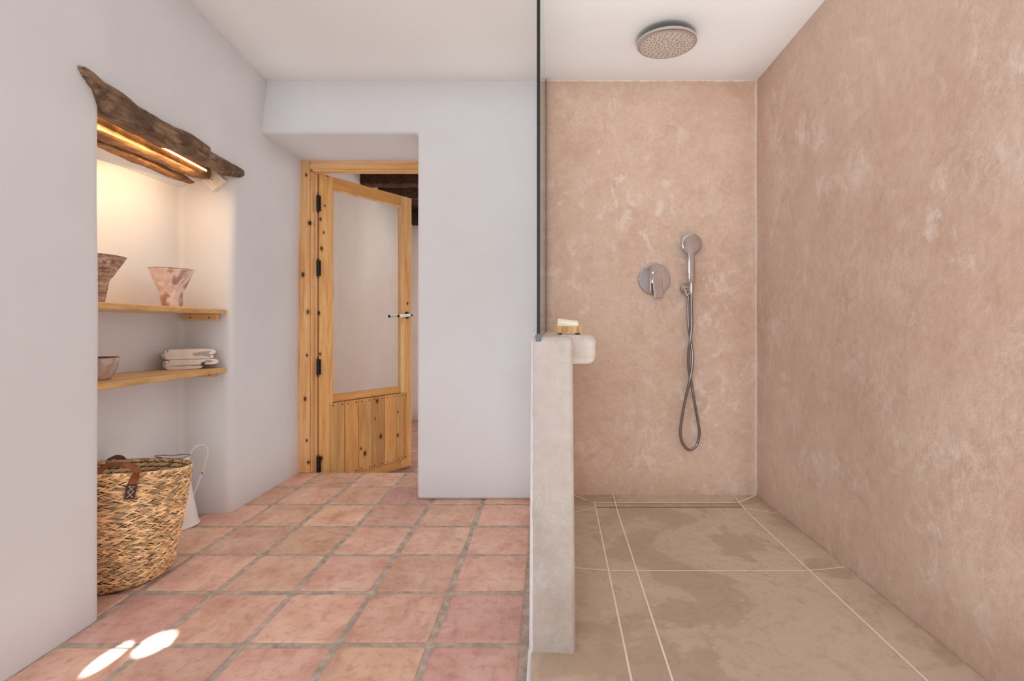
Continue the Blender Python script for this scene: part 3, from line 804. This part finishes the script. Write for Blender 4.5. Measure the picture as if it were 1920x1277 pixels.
# ------------------------------------------------------------------ basket
BC = Vector((-1.735, 1.925, 0))
bk = thing('wicker_basket', BC, 'large woven seagrass basket with leather handles standing in the niche', 'basket')
def brim(th): # rim height by direction (0 = +x)
    c, s_ = math.cos(th), math.sin(th)
    return .446 + .034 * max(0, -s_) - .026 * max(0, s_) - .006 * max(0, c)
def bpt(th, t, off=0):
    ax = interp(t, [(0, .150), (.03, .168), (.1, .182), (.3, .200), (.6, .222), (1, .247)]) + off
    ay = interp(t, [(0, .130), (.03, .147), (.1, .160), (.3, .176), (.6, .196), (1, .218)]) + off
    return Vector((ax * math.cos(th), ay * math.sin(th), .003 + t * brim(th)))
bm = newbm(); NS = 72; NT = 26
rings = [[bm.verts.new(bpt(2 * PI * k / NS, i / NT, -.004)) for k in range(NS)] for i in range(NT + 1)]
rin = [[bm.verts.new(bpt(2 * PI * k / NS, i / NT, -.012)) for k in range(NS)] for i in range(NT, 0, -1)]
al = rings + rin
for a, b in zip(al, al[1:]):
    for k in range(NS): bm.faces.new((a[k], a[(k + 1) % NS], b[(k + 1) % NS], b[k]))
bm.faces.new(rings[0][::-1]); bm.faces.new(al[-1])
body = link('body', bm, WEAVEB, bk)
bm = newbm(); tl = bm.loops.layers.float_color.new('tint')
def strand(th, t, dth, dt, w, off, inward=False):
    n = 5; A, B = [], []; sg = -1 if inward else 1
    for i in range(n):
        s_ = i / (n - 1); h = math.sin(PI * s_)
        c_th, c_t = th + dth * (s_ - .5), t + dt * (s_ - .5)
        o_ = off + sg * (.0045 * h - .003)
        ww = w * (.45 + .55 * h)
        tt = lambda v: min(max(v, 0.0), 1.01)
        A.append((bpt(c_th, tt(c_t + ww), o_ - sg * .002), bpt(c_th, tt(c_t + ww * .35), o_ + sg * .0018), bpt(c_th, tt(c_t - ww * .35), o_ + sg * .0018), bpt(c_th, tt(c_t - ww), o_ - sg * .002)))
    v = R.choice((.42, .6, .75, .9, 1.0, 1.12, 1.25)) * R.uniform(.9, 1.08); tint = (v, v * R.uniform(.92, .99), v * R.uniform(.86, 1.0), 1)
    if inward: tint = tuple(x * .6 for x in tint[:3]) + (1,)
    V = [[bm.verts.new(p) for p in r] for r in A]
    for a, b in zip(V, V[1:]):
        for k in range(3):
            f = bm.faces.new((a[k], a[k + 1], b[k + 1], b[k]))
            for l in f.loops: l[tl] = tint
NR = 44
for r in range(NR):
    t = (r + .5) / NR * .985; per = 100; sgn = 1 if r % 2 else -1
    for k in range(per):
        th = 2 * PI * (k + R.uniform(-.25, .25)) / per
        strand(th, t + R.uniform(-.006, .006), 2 * PI / per * R.uniform(1.9, 3.4), sgn * R.uniform(.022, .036), R.uniform(.0055, .0095), R.uniform(-.0015, .003))
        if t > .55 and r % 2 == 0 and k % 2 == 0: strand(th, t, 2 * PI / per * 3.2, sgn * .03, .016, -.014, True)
for k in range(150):   # braided rim
    th = 2 * PI * k / 150; strand(th, .995, 2 * PI / 150 * 3, .022 * (1 if k % 2 else -1), .014, .0015); strand(th, .99, 2 * PI / 150 * 3, .02 * (1 if k % 2 else -1), .014, -.012, True)
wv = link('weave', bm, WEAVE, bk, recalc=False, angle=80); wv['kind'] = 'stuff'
# handles
def find(px, py):
    best = None
    for i in range(400):
        th = 2 * PI * i / 400
        for j in range(101):
            p = BC + bpt(th, j / 100, .004)
            nrm = Vector((math.cos(th), math.sin(th), 0))
            if nrm.dot(Vector((-p.x, -p.y, 0))) <= 0: continue
            e = (CX + F * p.x / p.y - px) ** 2 + (CY + F * (H - p.z) / p.y - py) ** 2
            if best is None or e < best[0]: best = (e, p, nrm)
    return best[1], best[2]
pa, na = find(241, 932); pb, nb = find(248, 910); pc, nc = find(253, 896)
outw = na
strap = [pa + na * .003, pb + nb * .003, pc + nc * .004]
top = [P(257, 886, 1.742), P(253, 878, 1.765), P(243, 873.5, 1.785), P(228, 870.5, 1.80), P(210, 871.5, 1.80), P(194, 877, 1.785), P(183, 886, 1.76), P(178, 898, 1.735)]
pd, nd_ = find(176, 914); pe, ne_ = find(172, 936)
allp = catmull([p - BC for p in strap + top + [pd + nd_ * .003, pe + ne_ * .003]], 5)
bm = newbm()
cen = sum((p for p in allp), Vector()) / len(allp)
def nrmf(i):
    t = i / (len(allp) - 1); tt = min(t, 1 - t)
    up = Vector((0, 0, 1)); b = interp(tt, [(.12, 0), (.3, 1)])
    return outw * (1 - b * .55) + up * b * .8
ribbon(bm, allp, nrmf, .0135, .0016); hd = link('handle', bm, LEATH, bk, bevel=.0012, seg=2)
bm = newbm(); pp = catmull([pa + na * .0062 - BC + Vector((0, 0, -.006)), (pa + pb) / 2 + na * .006 - BC, pb + nb * .006 - BC + Vector((0, 0, .004))], 5); ribbon(bm, pp, lambda i: na, .0155, .0014); pt_ = link('patch', bm, LEATHD, hd, bevel=.001, seg=2)
# crossed stitches on the patch
bm = newbm(); dv = (pp[-1] - pp[0]); dn = dv.normalized(); sv = dn.cross(na).normalized()
def sp(a, b): return pp[0] + dv * b + sv * a * .009 + na * .003
for a, b in (((-1, .12), (1, .52)), ((1, .12), (-1, .52)), ((-1, .5), (1, .9)), ((1, .5), (-1, .9)), ((-1, .9), (.2, .9))):
    tube(bm, [sp(*a), sp(*b)], .0011, 6)
link('stitching', bm, THREAD, hd)
bm = newbm(); q = [P(203, 871, 2.135), P(205, 863, 2.14), P(212, 858, 2.14), P(222, 857.5, 2.14), P(229, 862, 2.13), P(231, 871, 2.125)]
ribbon(bm, catmull([p - BC for p in q], 5), lambda i: (.2, -.5, 1) if 4 < i < 22 else (0, -1, .2), .013, .0016); link('handle', bm, LEATHD, bk, bevel=.001, seg=2)

# ------------------------------------------------------------------ enamel jug
JC = Vector((-1.886, 2.43, 0)); jd = Vector((.62, .78, 0)).normalized()
jg = thing('enamel_jug', JC, 'white chipped enamel jug behind the wicker basket', 'jug')
bm = newbm()
prof = [(0, .006), (.083, .004), (.086, .0), (.089, .003), (.088, .008), (.083, .012), (.079, .03), (.068, .10), (.057, .16), (.049, .22), (.042, .28), (.040, .31), (.042, .335), (.046, .352)]
NS = 48; rings = []
for r, z in prof + [(.043, .352), (.037, .31), (.038, .28), (.05, .15), (0, .02)]:
    rg = []
    for k in range(NS):
        a = 2 * PI * k / NS; u = Vector((math.cos(a), math.sin(a), 0)); f_ = max(0, -u.dot(jd)) ** 3
        lipz = max(0, (z - .29) / .062) if z > .29 else 0
        rg.append(bm.verts.new(u * (r + f_ * lipz * .052) + Vector((0, 0, z + f_ * lipz * .022))))
    rings.append(rg)
for a, b in zip(rings, rings[1:]):
    for k in range(NS): bm.faces.new((a[k], a[(k + 1) % NS], b[(k + 1) % NS], b[k]))
bd_ = link('body', bm, ENAM, jg, angle=60)
bm = newbm(); rp = []
for k in range(NS + 1):
    a = 2 * PI * k / NS; u = Vector((math.cos(a), math.sin(a), 0)); f_ = max(0, -u.dot(jd)) ** 3; rp.append(u * (.0445 + f_ * .052) + Vector((0, 0, .353 + f_ * .022)))
tube(bm, rp, .0028, 8, False); link('rim', bm, ENCHIP, bd_)
bm = newbm()
hp = catmull([jd * a_ + Vector((0, 0, b_)) for a_, b_ in ((.042, .340), (.054, .372), (.078, .394), (.106, .393), (.122, .368), (.120, .328), (.102, .26), (.078, .19), (.060, .140))], 6)
sdv = Vector((-jd.y, jd.x, 0))
ribbon(bm, hp, lambda i: (hp[i] - (jd * .075 + Vector((0, 0, .29)))), .0085, .002); link('handle', bm, ENAM, jg, bevel=.0018, seg=2)

# ------------------------------------------------------------------ shower fittings
YW = 2.781
rh = thing('rain_shower_head', (.597, 2.36, 2.466), 'large round chrome rain shower head under the ceiling', 'shower head')
bm = newbm(); RR = .146
lathe(bm, [(0, 0), (RR - .006, 0), (RR, .004), (RR, .016), (RR - .006, .02), (.03, .026), (0, .026)], 80)
tilt = Matrix.Rotation(math.radians(4.6), 4, 'X')
def tl_(bm, dz=-.044):
    for v in bm.verts: v.co = tilt @ v.co + Vector((0, 0, dz))
tl_(bm); disc = link('disc', bm, CHROME, rh, angle=40)
bm = newbm(); lathe(bm, [(0, -.001), (RR - .009, -.001), (RR - .009, .001), (0, .001)], 80); tl_(bm); fc = link('spray_face', bm, NOZZ, rh, angle=40)
bm = newbm()
for ring, cnt in ((.132, 60), (.118, 28), (.104, 24), (.088, 22), (.072, 18), (.056, 14), (.038, 10), (.02, 6)):
    for k in range(cnt):
        a = 2 * PI * k / cnt + ring * 40; rr_ = ring + (R.uniform(-.004, .004) if ring < .13 else 0)
        lathe(bm, [(0, -.0035), (.0018, -.0035), (.0024, 0)], 6, (rr_ * math.cos(a), rr_ * math.sin(a), -.0005))
tl_(bm); nz = link('nozzle', bm, NOZZD, fc)
bm = newbm(); lathe(bm, [(0, -.03), (.02, -.03), (.02, -.004), (.028, -.004), (.028, .002), (0, .002)], 32); link('stem', bm, CHROME, rh)

mx = thing('shower_mixer', (.6316, YW, 1.2976), 'round chrome shower mixer with a lever on the back wall', 'shower mixer')
bm = newbm(); lathe(bm, [(.094, -.004), (.094, .004), (.091, .007), (.085, .008), (0, .0085)], 72, (0, 0, 0), 'y'); link('plate', bm, CHROME, mx, angle=30)
bm = newbm(); lathe(bm, [(.026, .006), (.026, .034), (.024, .037), (0, .037)], 36, (.010, 0, -.012), 'y'); link('cartridge', bm, CHROME, mx, angle=30)
bm = newbm()
sec = [(.012, .034, .0285), (-.010, .036, .0285), (-.05, .042, .0275), (-.085, .048, .0265), (-.112, .052, .0245)]
rings = []
for z, y, hw in sec:
    rings.append([bm.verts.new((.010 + s_ * hw + .003 * (-z / .1), -yy, z)) for s_, yy in ((-1, y - .0), (-.94, y + .006), (.94, y + .006), (1, y), (.96, y - .008), (-.96, y - .008))])
for a, b in zip(rings, rings[1:]):
    for k in range(6): bm.faces.new((a[k], a[(k + 1) % 6], b[(k + 1) % 6], b[k]))
bm.faces.new(rings[0][::-1]); bm.faces.new(rings[-1])
link('lever', bm, CHROME, mx, bevel=.004, seg=3)
bm = newbm(); lathe(bm, [(.010, .006), (.010, .014), (0, .015)], 20, (.003, 0, .044), 'y'); obox(bm, (.003, -.019, .044), (math.cos(.5), 0, math.sin(.5)), (0, 1, 0), (-math.sin(.5), 0, math.cos(.5)), .0145, .006, .0045); link('diverter', bm, CHROME, mx, bevel=.0015, seg=2)

hx, hz = (1296 - CX) / F * 2.735, H - (541 - CY) / F * 2.735
ho = thing('shower_holder', (hx - .01, YW, hz), 'small chrome wall holder the hand shower sits in', 'shower holder')
bm = newbm(); lathe(bm, [(.033, -.003), (.033, .004), (.030, .010), (.022, .016), (.016, .020), (.015, .024), (0, .025)], 40, (-.012, 0, 0), 'y'); link('rose', bm, CHROME, ho, angle=50)
bm = newbm(); tube(bm, [(-.010, -.018, 0), (.0, -.03, .0), (.008, -.042, .0)], .011, 16)
lathe(bm, [(.0115, -.012), (.0175, -.012), (.019, .012), (.0125, .012)], 28, (.010, -.046, 0)); link('cradle', bm, CHROME, ho, angle=50)
bm = newbm(); tube(bm, [(-.014, -.014, -.018), (-.010, -.026, -.032), (-.004, -.032, -.045)], [.011, .010, .009], 14); link('outlet', bm, CHROME, ho)

hs = thing('hand_shower', (hx, 2.735, hz), 'chrome hand shower with its twisted hose looping down the wall', 'hand shower'); HL = Vector(hs.location)
zh = H - (457.5 - CY) / F * 2.735 - hz
bm = newbm(); lathe(bm, [(0, -.022), (.04, -.020), (.057, -.008), (.060, .0), (.060, .006), (.057, .0095), (.05, .011), (0, .0115)], 56, (0, 0, zh), 'y'); link('spray_head', bm, CHROME, hs, angle=40)
bm = newbm(); sec = [(.028, .016, .010), (0, .0165, .010), (-.06, .0172, .0105), (-.14, .0178, .011), (zh * -1 + .036, .0185, .0115), (zh * -1 + .030, .0175, .010)]
rings = []
for z, w, t_ in sec:
    rg = []
    for k in range(20):
        a = 2 * PI * k / 20; ca, sa = math.cos(a), math.sin(a); q = 1 / (abs(ca) ** 5 + abs(sa) ** 5) ** .2
        rg.append(bm.verts.new((1.12 * w * ca * q, -t_ * sa * q - .001, zh - .052 + z if z > 0 else zh - .052 + z * (zh - .052 - .03) / (zh - .030))))
    rings.append(rg)
for a, b in zip(rings, rings[1:]):
    for k in range(20): bm.faces.new((a[k], a[(k + 1) % 20], b[(k + 1) % 20], b[k]))
bm.faces.new(rings[0][::-1]); bm.faces.new(rings[-1]); link('grip', bm, CHROME, hs, angle=50)
bm = newbm(); lathe(bm, [(0, .034), (.0115, .034), (.0118, .0), (.0105, -.03), (.008, -.05), (0, -.05)], 24); link('hose_nut', bm, CHROME, hs, angle=40)
zp = [(423, 410, 8), (425, 470, 6), (427, 540, 5), (424, 600, 8), (418, 650, 10), (411, 700, 5), (409, 755, 0), (414, 815, -4), (424, 860, -9), (440, 960, 0), (458, 1060, 0), (465, 1120, 0), (452, 1178, 2), (415, 1205, 4), (380, 1172, 4), (368, 1115, 3), (378, 1030, 2), (397, 930, 4), (416, 850, 9), (428, 785, 4), (430, 715, 0), (421, 645, -9), (411, 585, -6), (407, 510, -8), (408, 445, -12), (412, 405, -12)]
hp = catmull([P(1140 + a / 2.715, 400 + b / 2.715, 2.745 - c * .001) - HL for a, b, c in zp], 8)
bm = newbm(); rads = []
# finely ribbed metal hose
fine = []
for a, b in zip(hp, hp[1:]):
    k = max(1, int((b - a).length / .0028))
    for i in range(k): fine.append(a + (b - a) * i / k)
fine.append(hp[-1])
tube(bm, fine, [.0074 if i % 2 else .0088 for i in range(len(fine))], 10); link('hose', bm, STEEL, hs, angle=80)

# soap dish and soap
YS_ = 1.66; zl = .9935
sd_ = thing('soap_dish', P(1066, 627, YS_ + .035).xy.to_3d() + Vector((0, 0, zl)), 'small striped wooden soap dish on the half wall ledge', 'soap dish'); SL = Vector(sd_.location)
hw = .0478
bm = newbm(); box(bm, -hw, hw, -.035, -.029, .004, .029); box(bm, -hw, hw, .029, .035, .004, .029); box(bm, -hw, -hw + .006, -.029, .029, .004, .029); box(bm, hw - .006, hw, -.029, .029, .004, .029); box(bm, -hw + .006, hw - .006, -.029, .029, .004, .012); link('tray', bm, BAMBOO, sd_, bevel=.001, seg=2)
for sx in (-1, 1):
    for sy in (-1, 1):
        bm = newbm(); lathe(bm, [(0, 0), (.0078, 0), (.0078, .0042), (0, .0042)], 14, (sx * .0315, sy * .023, .0)); link('foot', bm, RUBBER, sd_)
bm = newbm(); obox(bm, (0, 0, 0), (math.cos(-.13), 0, math.sin(-.13)), (0, math.cos(.25), math.sin(.25)), (.1, -.2, 1), .037, .024, .0135)
for v in bm.verts:
    v.co += Vector((.0, .0, .001 * math.sin(v.co.x * 90)))
o = link('soap_bar', bm, SOAP, bevel=.004, seg=3, loc=SL + Vector((-.003, -.002, .034))); tag(o, 'cream bar of soap leaning in the wooden dish', 'soap')
# tile-insert drain
dn_ = thing('linear_drain', (.68, 2.678, .0), 'long narrow tiled floor drain along the shower back wall', 'drain')
ax_, bx_ = XA(2.68) + .003 - .68, XC(2.68) - .004 - .68
bm = newbm(); box(bm, ax_, bx_, -.030, .026, .001, .0108); link('tile_insert', bm, SLATE, dn_, smooth=False)
bm = newbm(); zt = .0112
box(bm, ax_, bx_, .0262, .0312, 0, zt); box(bm, ax_, bx_, -.0315, -.0302, 0, zt); link('slot', bm, RUBBER, dn_, smooth=False)
bm = newbm(); box(bm, ax_, bx_, .0245, .0266, 0, zt + .0012); link('steel_edge', bm, STEEL, dn_, smooth=False)

# ------------------------------------------------------------------ light
def area(name, loc, target, sx, sy, power, col, spread=180):
    l = bpy.data.lights.new(name, 'AREA'); l.shape = 'RECTANGLE'; l.size = sx; l.size_y = sy; l.energy = power; l.color = col; l.spread = math.radians(spread)
    o = bpy.data.objects.new(name, l); COL.objects.link(o); o.location = loc
    o.rotation_euler = (Vector(target) - Vector(loc)).to_track_quat('-Z', 'Y').to_euler(); return o
area('window_daylight', (-.8, YR - .05, 1.45), (-.1, 2, 1.2), 1.1, 1.35, 29, (.86, .945, 1.0))
area('ceiling_fill', (-.35, -.7, 2.40), (-.35, -.7, 0), 1.6, 1.2, 3, (.96, .97, 1))  # unseen soft lamp added to fill the room from above
area('hall_fill', (-.7, 4.9, 2.25), (-1.5, 4.6, .6), .5, .8, 8, (1, .95, .9))  # unseen lamp added so the hall walls show beyond the door
a0, a1 = Vector((Xw(1.70, 1.8) - .085, 1.72, 1.766)), Vector((Xw(2.4, 1.8) - .085, 2.40, 1.796))
l = area('niche_strip_light', (a0 + a1) / 2, (a0 + a1) / 2 + Vector((-.55, -.06, -.85)), .014, (a1 - a0).length, 3.1, (1, .60, .30))
z_ = -Vector((-.55, -.06, -.85)).normalized(); y_ = (a1 - a0).normalized(); x_ = y_.cross(z_).normalized(); z_ = x_.cross(y_)
l.rotation_euler = Matrix((x_, y_, z_)).transposed().to_euler()
area('floor_fill', (.66, 1.15, .06), (.62, 1.6, 2.467), 1.0, 1.5, 11, (1, .95, .9), 80)  # unseen upward lamp added to brighten the shower ceiling
def spot(name, loc, tgt, deg, power, blend=.6):
    l = bpy.data.lights.new(name, 'SPOT'); l.energy = power; l.spot_size = math.radians(deg); l.spot_blend = blend; l.shadow_soft_size = .004; l.color = (1, .99, .97)
    o = bpy.data.objects.new(name, l); COL.objects.link(o); o.location = loc; o.rotation_euler = (Vector(tgt) - Vector(loc)).to_track_quat('-Z', 'Y').to_euler()
spot('sun_glint', (-1.33, -1.5, 1.25), (-1.352, 1.455, 0), 1.25, 5200)
spot('sun_glint', (-1.28, -.6, 2.1), (-1.262, 1.525, 0), 2.1, 2800)
w = bpy.data.worlds.new('world'); bpy.context.scene.world = w; w.use_nodes = True
bg = w.node_tree.nodes['Background']; bg.inputs[0].default_value = (.88, .94, 1.0, 1); bg.inputs[1].default_value = .15

# ------------------------------------------------------------------ camera
cam = bpy.data.cameras.new('camera'); co = bpy.data.objects.new('camera', cam); COL.objects.link(co)
co.location = (0, 0, H); co.rotation_euler = (PI / 2, 0, 0)
cam.sensor_width = 36; cam.lens = 36 * F / 1920; cam.shift_x = (960 - CX) / 1920; cam.shift_y = (CY - 638.5) / 1920; cam.clip_start = .02
sc = bpy.context.scene; sc.camera = co
sc.view_settings.view_transform = 'Standard'; sc.view_settings.look = 'None'; sc.view_settings.exposure = .07; sc.view_settings.gamma = 1
sc.view_settings.use_curve_mapping = True; cm = sc.view_settings.curve_mapping; cm.white_level = (1.0, 1 / 1.145, 1 / 1.225); cm.update()   # camera white balance
c = sc.cycles; c.max_bounces = 14; c.diffuse_bounces = 7; c.glossy_bounces = 5; c.transparent_max_bounces = 12; c.sample_clamp_indirect = 6; c.use_denoising = True; c.caustics_reflective = False; c.caustics_refractive = False; c.blur_glossy = .5
c.use_fast_gi = True; c.fast_gi_method = 'ADD'; w.light_settings.ao_factor = .21; w.light_settings.distance = .22
